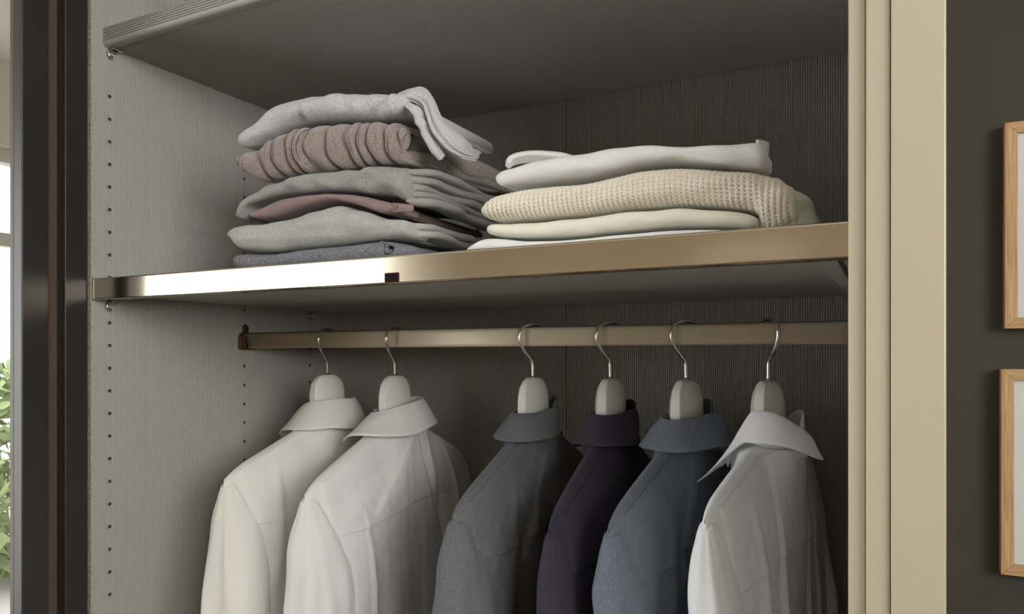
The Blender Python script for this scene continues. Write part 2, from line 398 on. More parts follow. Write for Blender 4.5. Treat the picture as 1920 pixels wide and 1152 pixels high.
# sliding-door jambs
jl = thing('door_jamb', (-.014, -.045, 0), 'grooved sliding door jamb with shade painted in dark brown, beside the bright window', 'door frame')
MB().prism([(-.031, -.089), (-.0235, -.089), (-.0235, -.0005), (-.031, -.0005)], 0, ZT).build('groove_base', M['brown_lacq'], jl)
for ya, yb in ((-.0335, -.0016), (-.089, -.055)):
    bevel(MB().box(-.0235, -.005, ya, yb, 0, ZT).build('door_track', M['shaded_lacq'], jl), .0012)
jr = thing('door_jamb', (.99, -.045, 0), 'champagne lacquered sliding door jamb beside the dark wall', 'door frame')
def jp(name, poly, bw=.0012):
    return bevel(MB().prism(poly, 0, ZT).build(name, M['champ_lacq'], jr), bw, 3)
jp('track', [(.9575, -.083), (.9683, -.083), (.9683, -.0016), (.9575, -.0016)])
jp('bevelled_strip', [(.9687, -.0875), (.9835, -.0875), (.9835, -.0016), (.9687, -.0016)], .0012)
jp('outer_post', [(.9839, -.0905), (1.0160, -.0905), (1.0160, .0), (.9839, .0)], .0012)
ep = thing('end_panel', (1.0, .27, 0), 'narrow champagne end panel behind the pale jamb', 'panel')
MB().box(WX+.0205, 1.0145, .001, .549, 0, ZT).build('panel_board', M['champ_lacq'], ep)

# picture frames on the dark wall
def frame(pxl, pyt, pyb, label):
    YF = .53; A = PY(pxl, pyt, YF); Bz = PY(pxl, pyb, YF)[2]; x0 = A[0]; z1 = A[2]; z0 = Bz; x1 = x0+.215; wd = .0145
    r = thing('picture_frame', ((x0+x1)/2, .5495, z0), label, 'picture frame', 'framed pictures on the dark wall')
    def rail(name, c, m):
        n = 4; V = [(x, YF, z) for x, z in c]+[(x, .5495, z) for x, z in c]
        o = MB().add(V, [(i, (i+1) % 4, 4+(i+1) % 4, 4+i) for i in range(4)]+[(0, 1, 2, 3), (4, 5, 6, 7)]).build(name, M[m], r); bevel(o, .0007)
    g = .0001
    rail('stile', [(x0, z0+g), (x0+wd, z0+wd+g), (x0+wd, z1-wd-g), (x0, z1-g)], 'oak_v')
    rail('stile', [(x1, z0+g), (x1-wd, z0+wd+g), (x1-wd, z1-wd-g), (x1, z1-g)], 'oak_v')
    rail('cross_rail', [(x0, z1), (x0+wd, z1-wd), (x1-wd, z1-wd), (x1, z1)], 'oak_h')
    rail('cross_rail', [(x0, z0), (x0+wd, z0+wd), (x1-wd, z0+wd), (x1, z0)], 'oak_h')
    o = MB().box(x0+wd, x1-wd, YF+.006, YF+.010, z0+wd, z1-wd).build('mat_board', M['mat'], r)
    MB().box(x0+.055, x1-.055, YF+.0055, YF+.0062, z0+.06, z1-.06).build('print', M['art'], o)
    MB().box(x0+wd, x1-wd, YF+.003, YF+.0045, z0+wd, z1-wd).build('glazing', M['glass'], r)
frame(1884, 230.5, 616.5, 'upper light oak picture frame on the dark wall')
frame(1877, 692.5, 1078, 'lower light oak picture frame on the dark wall')

# ================================================================== FOLDED CLOTHES
def curve_px(pts, Y, xs):
    P = np.array([PY(a, b, Y) for a, b in pts]); x = P[:, 0]; z = P[:, 2]
    # monotone cubic (PCHIP)
    h = np.diff(x); d = np.diff(z)/h; m = np.zeros(len(x))
    for i in range(1, len(x)-1):
        if d[i-1]*d[i] > 0:
            w1 = 2*h[i]+h[i-1]; w2 = h[i]+2*h[i-1]; m[i] = (w1+w2)/(w1/d[i-1]+w2/d[i])
    m[0], m[-1] = d[0], d[-1]
    xc = np.clip(xs, x[0], x[-1]); i = np.clip(np.searchsorted(x, xc)-1, 0, len(x)-2); t = (xc-x[i])/h[i]
    return (1+2*t)*(1-t)**2*z[i]+t*(1-t)**2*h[i]*m[i]+t*t*(3-2*t)*z[i+1]+t*t*(t-1)*h[i]*m[i+1]

def wrapper(top, bot, yf, yb, nu=150, nv=28, rd=.022, pl=.75, amp=.0012, seed=1, disp=None, lr=.03, rr=.008, back_n=8, zmin=None, inset=.0017):
    """folded front: smooth rounded fold spanning left to right; returns grid (nu, nsec, 3) plus section info"""
    xl = max(PY(*top[0], yf)[0], PY(*bot[0], yf)[0]); xr = min(PY(*top[-1], yf)[0], PY(*bot[-1], yf)[0])
    t = np.linspace(0, 1, nu); 
    xs = xl+(xr-xl)*t
    zt = curve_px(top, yf, xs)-inset; zb = curve_px(bot, yf, xs)+inset
    if zmin is not None: zb = np.maximum(zb, zmin)
    h = np.maximum(zt-zb, .0015); zc = (zt+zb)/2
    dl = np.clip((lr-(xs-xl))/lr, 0, 1); dr_ = np.clip((rr-(xr-xs))/rr, 0, 1)
    cl = np.sqrt(1-.97*dl**2.2); cr = np.sqrt(1-.96*dr_**2.2)
    hh = h/2*np.minimum(cl*.5+.5, 1)*(cr*.55+.45); yff = yf+(1-cl)*lr*.8+(1-cr)*rr*.7
    ph = np.linspace(-math.pi/2, math.pi/2, nv)
    G = []
    for k in range(nu):
        r = min(rd, max(h[k]*.75, .004))
        y = yff[k]+r*(1-np.cos(ph)**pl); z = zc[k]+hh[k]*se(np.sin(ph), .9)
        yb_ = np.linspace(yff[k]+r, yb, back_n+1)[1:]
        sec = np.concatenate([np.stack([yb_[::-1], np.full(back_n, zc[k]-hh[k])], -1), np.stack([y, z], -1), np.stack([yb_, np.full(back_n, zc[k]+hh[k])], -1)])
        G.append(np.column_stack([np.full(len(sec), xs[k]), sec]))
    G = np.array(G)
    # displacement of the rounded front
    i0, i1 = back_n, back_n+nv
    wv = np.cos(ph)**.6; tx = np.gradient(G, axis=0); ty = np.gradient(G, axis=1); nrm = np.cross(ty, tx); nrm /= np.linalg.norm(nrm, axis=-1)[..., None]+1e-9
    if nrm[nu//2, back_n+nv//2, 1] > 0: nrm = -nrm
    D = np.zeros(G.shape[:2]); D[:, i0:i1] = amp*wn(G[:, i0:i1]*np.array([.8, 1, 1.6]), 110, seed)*wv
    if disp is not None: D[:, i0:i1] += disp(G[:, i0:i1], xs, ph)*np.minimum(wv*1.3, 1)
    return G+nrm*D[..., None], (xl, xr, xs, zt, zb)
def slab(b, ys, xin, xe, zl, zh, n=9, seed=0, amp=.0012):
    """one folded layer seen from its side: sheet of thickness zh-zl whose edge runs back along Y with rounded +X edge"""
    G = []
    for k, y in enumerate(ys):
        tk = k/(len(ys)-1); r = (zh[k]-zl[k])/2*(.25+.75*math.sqrt(float(ss(0, .09, tk))))*(.3+.7*math.sqrt(float(ss(0, .05, 1-tk)))); zc = (zh[k]+zl[k])/2; a = np.linspace(math.pi/2, -math.pi/2, n); rx = min(r*1.3, .012)
        sec = [(xin, y, zc+r)]+[(xe[k]-rx+rx*math.cos(q)**.8 if abs(math.cos(q)) > 1e-6 else xe[k]-rx, y, zc+r*math.sin(q)) for q in a]+[(xin, y, zc-r)]
        G.append(sec)
    G = np.array(G); D = wn(G, 90, seed+50)*amp; G[:, 1:-1, 0] += D[:, 1:-1]; G[:, 1:-1, 2] += .35*D[:, 1:-1]
    b.grid(G, True, True, True)
def layers(b, info, yf, yb, fr, seed, y0=.012, xoff=0.0, flare=.012, wave=.004, zsh=0.0, inx=.05, gap=.0):
    """side layers between the garment's bottom and top at the right end; fr = list of (low, high) fractions"""
    xl, xr, xs, zt, zb = info
    k = np.searchsorted(xs, xr-.012); T, B = zt[k], zb[k]
    ys = np.linspace(yf+y0, yb, 44); t = (ys-ys[0])/(ys[-1]-ys[0])
    for i, (lo, hi) in enumerate(fr):
        wz = n1(ys, 55, 777)*.0024*ss(0, .25, t)
        zl = B+(T-B)*lo+wz+zsh*t+gap; zh = B+(T-B)*hi+wz+zsh*t-gap
        rs_ = np.random.RandomState(seed*31+i)
        xe = xr+xoff+rs_.uniform(-.004, .004)+flare*t+wave*n1(ys+i*.37, 45, seed+i*7)*ss(0, .2, t)
        xe -= .012*(1-ss(0, .10, t))+.02*ss(.93, 1, t)
        slab(b, ys, xr-(inx[i] if isinstance(inx, (list, tuple)) else inx), xe, zl, zh, seed=seed+i, amp=.0008)

YL = .040; YLB = .285; ZSH = ZTOP+.0005
def folded(name, root_label, cat, mat, top, bot, yf, yb, fr, seed, group, disp=None, amp=.0012, extra=None, endcap=True, **kw):
    lk = {k: kw.pop(k) for k in ('xoff', 'flare', 'wave', 'zsh', 'y0', 'gap', 'inx') if k in kw}
    G, info = wrapper(top, bot, yf, yb if not fr else yf+.05, seed=seed, disp=disp, amp=amp, **kw)
    b = MB(); b.grid(G, False, True, endcap)
    # main fill behind the fold, so that the pile is solid
    xl, xr, xs, zt, zb = info
    if fr:
        sub = np.arange(4, len(xs)-6, 4); Gs = []
        for k in sub:
            z0, z1 = zb[k]+.0015, zt[k]-.0015; zm, hm = (z0+z1)/2, (z1-z0)/2; a = np.linspace(math.pi/2, -math.pi/2, 9)
            e = min(1, (k-4)/18+.25)
            Gs.append([(xs[k], yf+.03, zm+hm*e)]+[(xs[k], yb-.012+.012*math.cos(q), zm+hm*e*math.sin(q)) for q in a]+[(xs[k], yf+.03, zm-hm*e)])
        b.grid(np.array(Gs), True, True, True)
        layers(b, info, yf, yb, fr, seed, **lk)
    if extra: extra(b, info)
    V = np.array(b.V); lo = V.min(0); hi = V.max(0)
    root = thing(name, ((lo[0]+hi[0])/2, (lo[1]+hi[1])/2, lo[2]), root_label, cat, group)
    o = b.build('cloth', mat, root, True)
    return root, info, G

gL = 'grey and mauve clothes in the tall pile'; gR = 'white and cream knitwear in the low pile'
m_char = melange('charcoal wool', srgb(84, 86, 92), srgb(158, 160, 168), (520, 700, 700), (.36, .66), bs=.7)
m_lgrey = melange('light grey sweat jersey', srgb(150, 151, 147), srgb(202, 203, 197), (240, 1200, 1700), (.34, .64))
m_mauve = melange('mauve cotton', srgb(140, 119, 117), srgb(150, 128, 125), (200, 200, 200), rough=.75, bs=.15)
m_mgrey = melange('grey marl jersey', srgb(126, 126, 122), srgb(182, 182, 176), (520, 1300, 1700), (.34, .66), bs=.5)
m_plush = newmat('taupe plush velour', srgb(148, 132, 118), .95, Sheen_Weight=.5, Sheen_Roughness=.4, Specular_IOR_Level=.1)
basecol(m_plush, ramp(m_plush, noise(m_plush, (900, 900, 900), 1, 3, .7), srgb(124, 112, 104), srgb(184, 173, 165), .36, .66)); bump(m_plush, noise(m_plush, (1100, 1100, 1100), 1, 2), .9, .0012)
m_tee = melange('pale grey slub jersey', srgb(160, 161, 164), srgb(220, 220, 222), (190, 1100, 1700), (.34, .64), bs=.4)
m_white = melange('white fleece knit', srgb(226, 225, 223), srgb(238, 237, 235), (700, 700, 700), bs=.35)
m_cream = melange('ivory fine knit', srgb(233, 230, 214), srgb(242, 240, 226), (700, 700, 700), bs=.4)
m_white2 = melange('bright white cotton', srgb(234, 234, 231), srgb(242, 242, 240), (600, 600, 600), bs=.25)
m_knit = melange('cream chunky knit', srgb(230, 222, 204), srgb(240, 233, 217), (900, 900, 900), bs=.5)
m_stitch = newmat('pale stitching', srgb(198, 198, 184), .8)
m_zip = newmat('striped zip tape', srgb(120, 106, 108), .7)
_u = noise(m_zip, (1, 1, 700), 1, 0); basecol(m_zip, ramp(m_zip, _u, srgb(84, 72, 76), srgb(104, 92, 95), .45, .55))

# bottom: charcoal sweater with a rolled edge
def roll(px, py, Y, r0, turns, thick, y1, seed, xsq=1.0):
    def f(b, info):
        c = PY(px, py, Y); a = np.linspace(0, turns*2*math.pi, int(26*turns)+8); r = r0*(1-.80*a/a[-1])
        pr = np.stack([r*np.cos(a+2.2)*xsq, r*np.sin(a+2.2)], -1)
        T = np.gradient(pr, axis=0); T /= np.linalg.norm(T, axis=1)[:, None]; Nn = np.stack([-T[:, 1], T[:, 0]], -1)
        loop = np.concatenate([pr+Nn*thick/2, (pr-Nn*thick/2)[::-1]])
        ys = np.linspace(Y, y1, 26); G = []
        for k, y in enumerate(ys):
            s = 1-.15*n1([y], 40, seed)[0]*min(1, k/6)
            G.append([(c[0]+p*s+.012*(k/25)+.002*n1([y], 60, seed+1)[0], y+.002*abs(q)*0, c[2]+q*(1-.12*k/25)) for p, q in loop])
        b.grid(np.array(G), True, True, True)
    return f
folded('folded_sweater', 'charcoal wool sweater at the bottom of the tall grey pile', 'sweater', m_char,
    [(432, 482), (436, 474), (470, 473), (500, 472), (600, 460), (680, 451), (716, 450)],
    [(432, 492), (436, 503), (470, 508), (716, 492)], YL+.004, YLB-.02, [(.04, .42), (.46, .8)], 3, gL, zmin=ZSH, lr=.012, rr=.006, flare=.03,
    extra=roll(728, 467, YL+.008, .0108, 1.6, .0038, .2, 5, 1.35))
# light grey sweatshirt
r5, i5, G5 = folded('folded_sweatshirt', 'light grey jersey sweatshirt bulging over the charcoal sweater', 'sweatshirt', m_lgrey,
    [(411, 437), (414, 431), (425, 424), (450, 416), (485, 414), (510, 409), (540, 399), (580, 386), (618, 379), (650, 384), (680, 394), (710, 404), (757, 408)],
    [(411, 440), (414, 443), (430, 455), (440, 466), (455, 470), (500, 470), (600, 460), (680, 450), (757, 444)], YL-.004, YLB, [(.05, .50), (.5, .93)], 7, gL, amp=.0016, rd=.03, lr=.028, flare=.022, xoff=.004)
# mauve top
folded('folded_blouse', 'thin smooth mauve cotton blouse between two grey sweatshirts', 'blouse', m_mauve,
    [(460, 399), (464, 394), (482, 385), (530, 365), (590, 358), (650, 358), (700, 366), (738, 376)],
    [(460, 402), (464, 409), (474, 413), (500, 411), (560, 392), (615, 379), (650, 383), (680, 393), (710, 403), (738, 403)], YL+.004, YLB-.01, [(.05, .2), (.36, .62), (.66, .9)], 11, gL, amp=.0007, rd=.012, lr=.012, rr=.005, flare=-.004, xoff=-.010, wave=.001, inset=.0036, inx=.018,
    extra=roll(741, 389, YL+.004, .0058, 1.4, .0026, YL+.014, 9, 1.1))
# mid grey marl sweatshirt
r3, i3, G3 = folded('folded_sweatshirt', 'mid grey marl sweatshirt with a stitched seam above the mauve blouse', 'sweatshirt', m_mgrey,
    [(432, 402), (436, 392), (450, 374), (470, 357), (490, 346), (540, 327), (620, 316), (700, 307), (752, 303)],
    [(432, 404), (438, 410), (445, 411), (450, 402), (455, 389), (474, 379), (530, 363), (590, 357), (650, 357), (690, 362), (725, 364), (752, 378)], YL, YLB-.01,
    [(-.26, .02), (.04, .26), (.25, .50), (.48, .74), (.72, .96)], 17, gL, amp=.0018, rd=.026, lr=.02, flare=.02, wave=.005, xoff=.006, inx=[.0, .008, .03, .05, .05])
# plush top with gathered ridges
ridge_x = None
def plush_disp(Gf, xs, ph):
    rsx = np.random.RandomState(21); x = np.broadcast_to(xs[:, None], Gf.shape[:2]); z = Gf[..., 2]
    zc = z.mean(1, keepdims=True); lean = (z-zc)
    xx = x-9.0*lean**2+.12*lean+.0012*np.sin(z*230+x*90)
    phase = xx/.0225+.30*np.sin(x*55+1)+.16*np.sin(x*131)
    f = phase-np.floor(phase); k = np.floor(phase)
    big = np.sin(math.pi*np.clip(f/.84, 0, 1))**.42*(f < .84)
    cpos = .42+.14*np.sin(k*2.3); slit = np.exp(-((f-cpos)/.055)**2)*np.exp(-((lean-.006*np.sin(k*1.7))/.012)**2)
    return .0068*big-.0024*slit-.0035
def plush_side(b, info):
    xl, xr, xs, zt, zb = info; k = len(xs)-12; T, B = zt[k], zb[k]
    ys = np.linspace(YL+.022, YLB+.0, 50); t = (ys-ys[0])/(ys[-1]-ys[0])
    # lower fold, then an upper fold that arches away and leaves a dark hollow at the front
    zl = B+.0022+0*t; zh = B+.017+.006*np.sin(t*5)*t
    slab(b, ys, xr-.05, xr+.004+.014*t+.002*n1(ys, 40, 5)-.01*(1-ss(0, .08, t))-.02*ss(.94, 1, t), zl, zh, seed=61, amp=.0022)
    zh2 = T-.0035-.010*ss(.05, .45, t)-.002*np.abs(n1(ys, 45, 3))*t; zl2 = zh2-.0135-.008*ss(.2, .5, t)
    slab(b, ys, xr-.05, xr+.004+.006*ss(0, .25, t)+.014*t+.002*n1(ys, 50, 8)-.012*(1-ss(0, .08, t))-.02*ss(.94, 1, t), zl2, zh2, seed=62, amp=.0022)
    zl3 = zh+.001; zh3 = zl2-.0005
    slab(b, ys[14:], xr-.05, (xr+.002+.012*t)[14:], zl3[14:], np.maximum(zh3, zl3+.003)[14:], seed=63, amp=.002)
    # curled front edge of the loop
    c = PY(748, 262, YL+.006); a = np.linspace(math.radians(200), math.radians(-70), 22)
    rx, rz = .0130, .0160; P = [(c[0]-.006+rx*math.cos(q), YL+.010+.004*math.sin(q), c[2]+rz*math.sin(q)*.9) for q in a]
    b.tube(spline(P, 40), .0052, 10)
r2, i2, G2 = folded('folded_velour_top', 'taupe plush velour top with gathered vertical ridges and a zip', 'top', m_plush,
    [(437, 298), (440, 290), (460, 278), (500, 253), (560, 230), (620, 223), (700, 221), (752, 222)],
    [(437, 303), (441, 312), (455, 325), (480, 338), (530, 327), (620, 316), (700, 306), (752, 303)], YL-.002, YLB, [(.05, .35)], 23, gL, disp=plush_disp, amp=.0008, nu=420, nv=40, rd=.026, lr=.016, rr=.004, inset=.0030, extra=plush_side, endcap=False)
# zip tape laid over the ridges
def on_front(G, info, pxs, bn=8, lift=.0012, ww=3, sm=0):
    """points on a wrapper's front following pixel column pxs(v) from bottom to top"""
    xl, xr, xs = info[:3]; P = []
    nv = G.shape[1]-2*bn
    for q, px in enumerate(np.interp(np.linspace(0, 1, nv), np.linspace(0, 1, len(pxs)), pxs)):
        x = PY(px, 300, YL)[0]; k = int(np.clip(np.searchsorted(xs, x), 0, len(xs)-1)); p = G[max(0, k-ww):k+ww+1, bn+q].copy().mean(0); p[0] = x; p[1] = G[max(0, k-ww):k+ww+1, bn+q, 1].min()-lift; P.append(p)
    P = np.array(P)
    for _ in range(sm): P[1:-1, 1:] = .25*P[:-2, 1:]+.5*P[1:-1, 1:]+.25*P[2:, 1:]
    return P
def strip(b, P, wd, th):
    G = []
    for p in P: G.append([(p[0]-wd, p[1]+th, p[2]), (p[0]-wd*.8, p[1], p[2]), (p[0]+wd*.8, p[1], p[2]), (p[0]+wd, p[1]+th, p[2])])
    b.grid(np.array(G), True, True, True)
P = on_front(G2, i2, [580, 569, 561, 558, 560, 565, 572], lift=.0014, ww=16, sm=12)[4:-4]
b = MB(); strip(b, P, .0036, .002); zo = b.build('zip_tape', m_zip, r2, True)
b = MB()
for dx in (-.0015, .0015):
    for p in spline(P, 46): b.box(p[0]+dx-.0007, p[0]+dx+.0007, p[1]-.0011, p[1]+.0004, p[2]-.0005, p[2]+.0004)
b.build('zip_teeth', newmat('pale zip teeth', srgb(188, 180, 182), .5), zo)
# stitched seams on the marl sweatshirt
for off in (0, 7):
    P = on_front(G3, i3, [692+off, 686+off, 681+off, 680+off, 683+off], lift=.0004)[4:-4]; b = MB(); Q = spline(P, 60)
    for k in range(0, 58, 3): b.tube(Q[k:k+2], .0007, 6)
    b.build('stitching', m_stitch, r3, True)
# pale slub tee on top, its back half hanging over the side
def sheet(b, rows, nu, nv, th, seed, amp, fold=0, ff=60):
    R = np.array([spline(r, nu) for r in rows]); G = np.array([spline(R[:, i], nv) for i in range(nu)])
    tx = np.gradient(G, axis=0); ty = np.gradient(G, axis=1); nn = np.cross(tx, ty); nn /= np.linalg.norm(nn, axis=-1)[..., None]+1e-9
    u = np.linspace(0, 1, nu)[:, None]; v = np.linspace(0, 1, nv)[None]
    w0 = v*ff/6+2.0*np.sin(u*3+seed)+1.2*np.sin(u*7+seed*2)
    G = G+nn*(amp*wn(G, 120, seed)+fold*(np.abs(np.sin(w0))**.6-.6+.35*np.sin(2.7*w0+u*5))*np.minimum(1, u*4))[..., None]
    A = G+nn*th/2; B = G-nn*th/2; n = nu*nv; F = grid_faces(nu, nv)+[f[::-1] for f in grid_faces(nu, nv, n)]
    bd = [(i, 0) for i in range(nu)]+[(nu-1, j) for j in range(1, nv)]+[(i, nv-1) for i in range(nu-2, -1, -1)]+[(0, j) for j in range(nv-2, 0, -1)]
    ids = [i*nv+j for i, j in bd]; F += [(ids[k], ids[(k+1) % len(ids)], ids[(k+1) % len(ids)]+n, ids[k]+n) for k in range(len(ids))]
    b.add(np.concatenate([A.reshape(-1, 3), B.reshape(-1, 3)]), F)
def tee_drape(b, info):
    Q = lambda l: [PX(x, y, X) for x, y, X in l]
    sheet(b, [Q([(748, 178, .480), (768, 168, .492), (800, 168, .508), (820, 206, .522), (850, 246, .534), (880, 272, .540), (899, 290, .544)]),
              Q([(752, 184, .490), (772, 179, .502), (798, 188, .518), (817, 224, .532), (847, 262, .542), (876, 286, .548), (896, 297, .550)]),
              Q([(755, 192, .492), (774, 191, .504), (794, 206, .518), (808, 242, .530), (836, 277, .540), (864, 296, .545), (886, 303, .547)])], 130, 60, .003, 3, .0012, .0034, 48)
    sheet(b, [Q([(752, 190, .490), (772, 196, .506), (792, 212, .516), (806, 240, .522), (820, 270, .526), (833, 290, .528)]),
              Q([(754, 196, .492), (770, 210, .508), (784, 232, .518), (798, 260, .524), (812, 286, .528), (825, 301, .529)])], 60, 30, .004, 5, .0010, .0020, 30)
def tee_disp(Gf, xs, ph):
    x = Gf[..., 0]; z = Gf[..., 2]; d = 0*x
    for px, py, sx_, a, sl in ((566, 225, .006, -.0035, .1), (578, 222, .005, .0025, 0), (650, 200, .004, -.0016, .35), (668, 195, .004, .0014, .4), (690, 195, .004, -.0014, .3), (712, 205, .008, -.0045, -1.2), (728, 195, .005, .002, -.8), (735, 180, .003, .002, .1)):
        c = PY(px, py, YL); q = (x-c[0])+sl*(z-c[2]); d = d+a*np.exp(-(q/sx_)**2)*np.exp(-((z-c[2])/.016)**2)
    return d
folded('folded_tee', 'pale grey slub tee on top of the tall pile, draped over its side', 't-shirt', m_tee,
    [(437, 258), (440, 248), (450, 238), (480, 209), (520, 181), (560, 171), (600, 165), (680, 163), (740, 165), (757, 167)],
    [(437, 264), (440, 274), (447, 279), (490, 258), (530, 239), (560, 228), (620, 222), (700, 221), (735, 217), (757, 205)], YL-.006, YLB-.03, [(.32, .9)], 29, gL, disp=tee_disp, amp=.0016, nu=260, nv=36, rd=.03, lr=.018, rr=.012, flare=-.02, xoff=-.032, inx=.045, inset=.0042, extra=tee_drape)

# ---- low pile on the right
YR = .034; YRB = .33
folded('folded_shirt', 'bright white cotton top lying flat at the bottom of the cream pile', 'top', m_white2,
    [(864, 466), (880, 456), (905, 443), (1000, 449), (1060, 447), (1150, 438), (1250, 429), (1368, 428)],
    [(864, 474), (880, 474), (905, 473), (1000, 468), (1150, 455), (1250, 447), (1368, 440)], YR+.004, YRB-.02, None, 41, gR, amp=.0005, zmin=ZSH, rd=.012, lr=.02)
folded('folded_cardigan', 'ivory fine knit cardigan under the chunky cream knit', 'cardigan', m_cream,
    [(905, 425), (907, 417), (914, 413), (960, 412), (1050, 404), (1110, 398), (1170, 389), (1250, 384), (1380, 389), (1419, 396)],
    [(905, 436), (906, 441), (914, 444), (1000, 449), (1060, 447), (1150, 438), (1250, 429), (1350, 429), (1419, 434)], YR, YRB-.03, [(.05, .95)], 43, gR, amp=.0009, rd=.022, lr=.012, rr=.012, flare=-.002, xoff=-.008, inx=.014, inset=.0032, zmin=ZSH)
STX, STZ = .0052, .0042
def knit_disp(Gf, xs, ph):
    x = np.broadcast_to(xs[:, None], Gf.shape[:2])
    arc = np.concatenate([np.zeros((Gf.shape[0], 1)), np.cumsum(np.linalg.norm(np.diff(Gf, axis=1), axis=-1), 1)], 1); arc = arc-arc[:, -1:]
    ca = np.cos(2*math.pi*x/STX); row = arc/STZ
    hole = np.clip(ca*np.cos(2*math.pi*(row+.0)), 0, 1)**1.5*(ca > 0)
    vee = np.abs(((x/STX) % 1)-.5)*2
    return .0003*np.cos(2*math.pi*x/STX+math.pi)-.0022*hole+.0003*np.sin(2*math.pi*(row+vee*.6))
def knit_side(b, info):
    xl, xr, xs, zt, zb = info
    # right end falls to the shelf: two hanging folds
    T = zt[-20]
    for i, (x0_, dz, y0_) in enumerate(((0.0, 0.0, .012), (.004, -.022, .03))):
        ys = np.linspace(YR+y0_, YRB+.03, 40); t = (ys-ys[0])/(ys[-1]-ys[0]); G = []
        for k, y in enumerate(ys):
            a = np.linspace(0, 1, 26); top = T+dz-.012*t[k]+.003*n1([y], 40, 6+i)[0]; bot = ZSH+.0005
            bul = .026*(1-(1-a)**2)**.5*(.35+.65*ss(0, .25, t[k]))+.007*np.sin(a*9+2*t[k]+i)*a+.004*n1(a+y*3, 9, 9+i)*ss(0, .2, t[k])
            bul = bul*(1-.8*ss(.92, 1, t[k]))
            G.append([(xr-.03, y, top)]+[(xr-.014+x0_+q, y, top+(bot-top)*p) for p, q in zip(a, bul)]+[(xr-.03, y, bot)])
        b.grid(np.array(G), True, True, True)
r8, i8, G8 = folded('folded_chunky_sweater', 'chunky cream knit sweater spilling over the right end of the pile', 'sweater', m_knit,
    [(899, 386), (901, 380), (910, 371), (930, 357), (1000, 345), (1080, 335), (1150, 322), (1200, 309), (1250, 304), (1320, 308), (1400, 312), (1450, 321), (1478, 332), (1494, 352)],
    [(899, 393), (901, 405), (908, 412), (960, 412), (1050, 404), (1110, 398), (1170, 389), (1250, 384), (1380, 389), (1408, 394), (1422, 412), (1430, 432), (1460, 435), (1486, 432)], YR-.003, YRB, [(.5, .95)], 47, gR, disp=knit_disp, amp=.0012, nu=760, nv=90, rd=.03, lr=.014, rr=.018, zmin=ZSH, extra=knit_side, flare=-.01, xoff=-.03)
folded('folded_pullover', 'soft white fleece pullover on top of the chunky cream knit', 'pullover', m_white,
    [(920, 326), (923, 316), (935, 309), (955, 306), (1000, 290), (1050, 281), (1130, 268), (1180, 263), (1300, 263), (1380, 259), (1415, 255), (1432, 262)],
    [(920, 332), (924, 345), (935, 353), (955, 350), (1000, 344), (1080, 334), (1150, 321), (1200, 309), (1250, 304), (1320, 308), (1400, 315), (1432, 318)], YR+.002, YRB-.03, [(.06, .94)], 53, gR, amp=.0012, rd=.028, lr=.014, rr=.010, inset=.0040, inx=.018, flare=-.006, xoff=-.006,
    extra=lambda b, info: (sheet(b, [[PY(x, y, Y) for x, y, Y in l] for l in ([(952, 304, .055), (964, 293, .056), (1000, 286, .06), (1045, 289, .064), (1080, 300, .07)], [(950, 314, .06), (965, 306, .065), (1000, 302, .07), (1045, 304, .076), (1080, 312, .08)])], 30, 12, .006, 7, .0006),
        sheet(b, [[PY(x, y, Y) for x, y, Y in l] for l in ([(1420, 262, .060), (1432, 264, .075), (1440, 268, .085)], [(1420, 290, .058), (1430, 292, .07), (1437, 292, .085)], [(1418, 300, .06), (1426, 301, .075), (1434, 301, .085)])], 14, 26, .0025, 8, .0008)))

# ---- two folded things on the upper shelf, only their lower left corners in view
def top_item(name, label, cat, mat, x0, x1, z0, z1, y0, seed):
    n = 60; xs = np.linspace(x0, x1, n); ph = np.linspace(-math.pi/2, math.pi/2, 18); G = []
    for x in xs:
        e = math.sqrt(max(.04, 1-max(0, (x0+.014-x)/.014)**2))*math.sqrt(max(.04, 1-max(0, (x-x1+.014)/.014)**2)); h = (z1-z0)/2*(.35+.65*e); zc = z0+h
        yy = y0+(1-e)*.012
        G.append([(x, y0+.24, zc-h)]+[(x, yy+.016*(1-math.cos(p)**.7 if math.cos(p) > 0 else 1), zc+h*math.sin(p)) for p in ph]+[(x, y0+.24, zc+h)])
    G = np.array(G); G[:, 1:-1, 1] -= .001*wn(G, 150, seed)[:, 1:-1]
    r = thing(name, ((x0+x1)/2, y0+.12, z0), label, cat); MB().grid(G, True, True, True).build('cloth', mat, r, True)
zt2 = ZS2+.0262; yq = .03
xa = PY(316, 15, yq)[0]; xb = PY(330, 5, yq)[0]
top_item('folded_linen', 'thin pale folded linen under the mauve sweater on the upper shelf', 'linen', m_white2, xa, xa+.27, zt2, zt2+.0035, yq, 3)
top_item('folded_sweater', 'mauve grey fuzzy sweater on the upper shelf', 'sweater', melange('mauve grey wool', srgb(120, 104, 112), srgb(176, 162, 170), (600, 600, 600), (.36, .64), bs=.8), xb, xb+.25, zt2+.004, zt2+.06, yq+.006, 4)

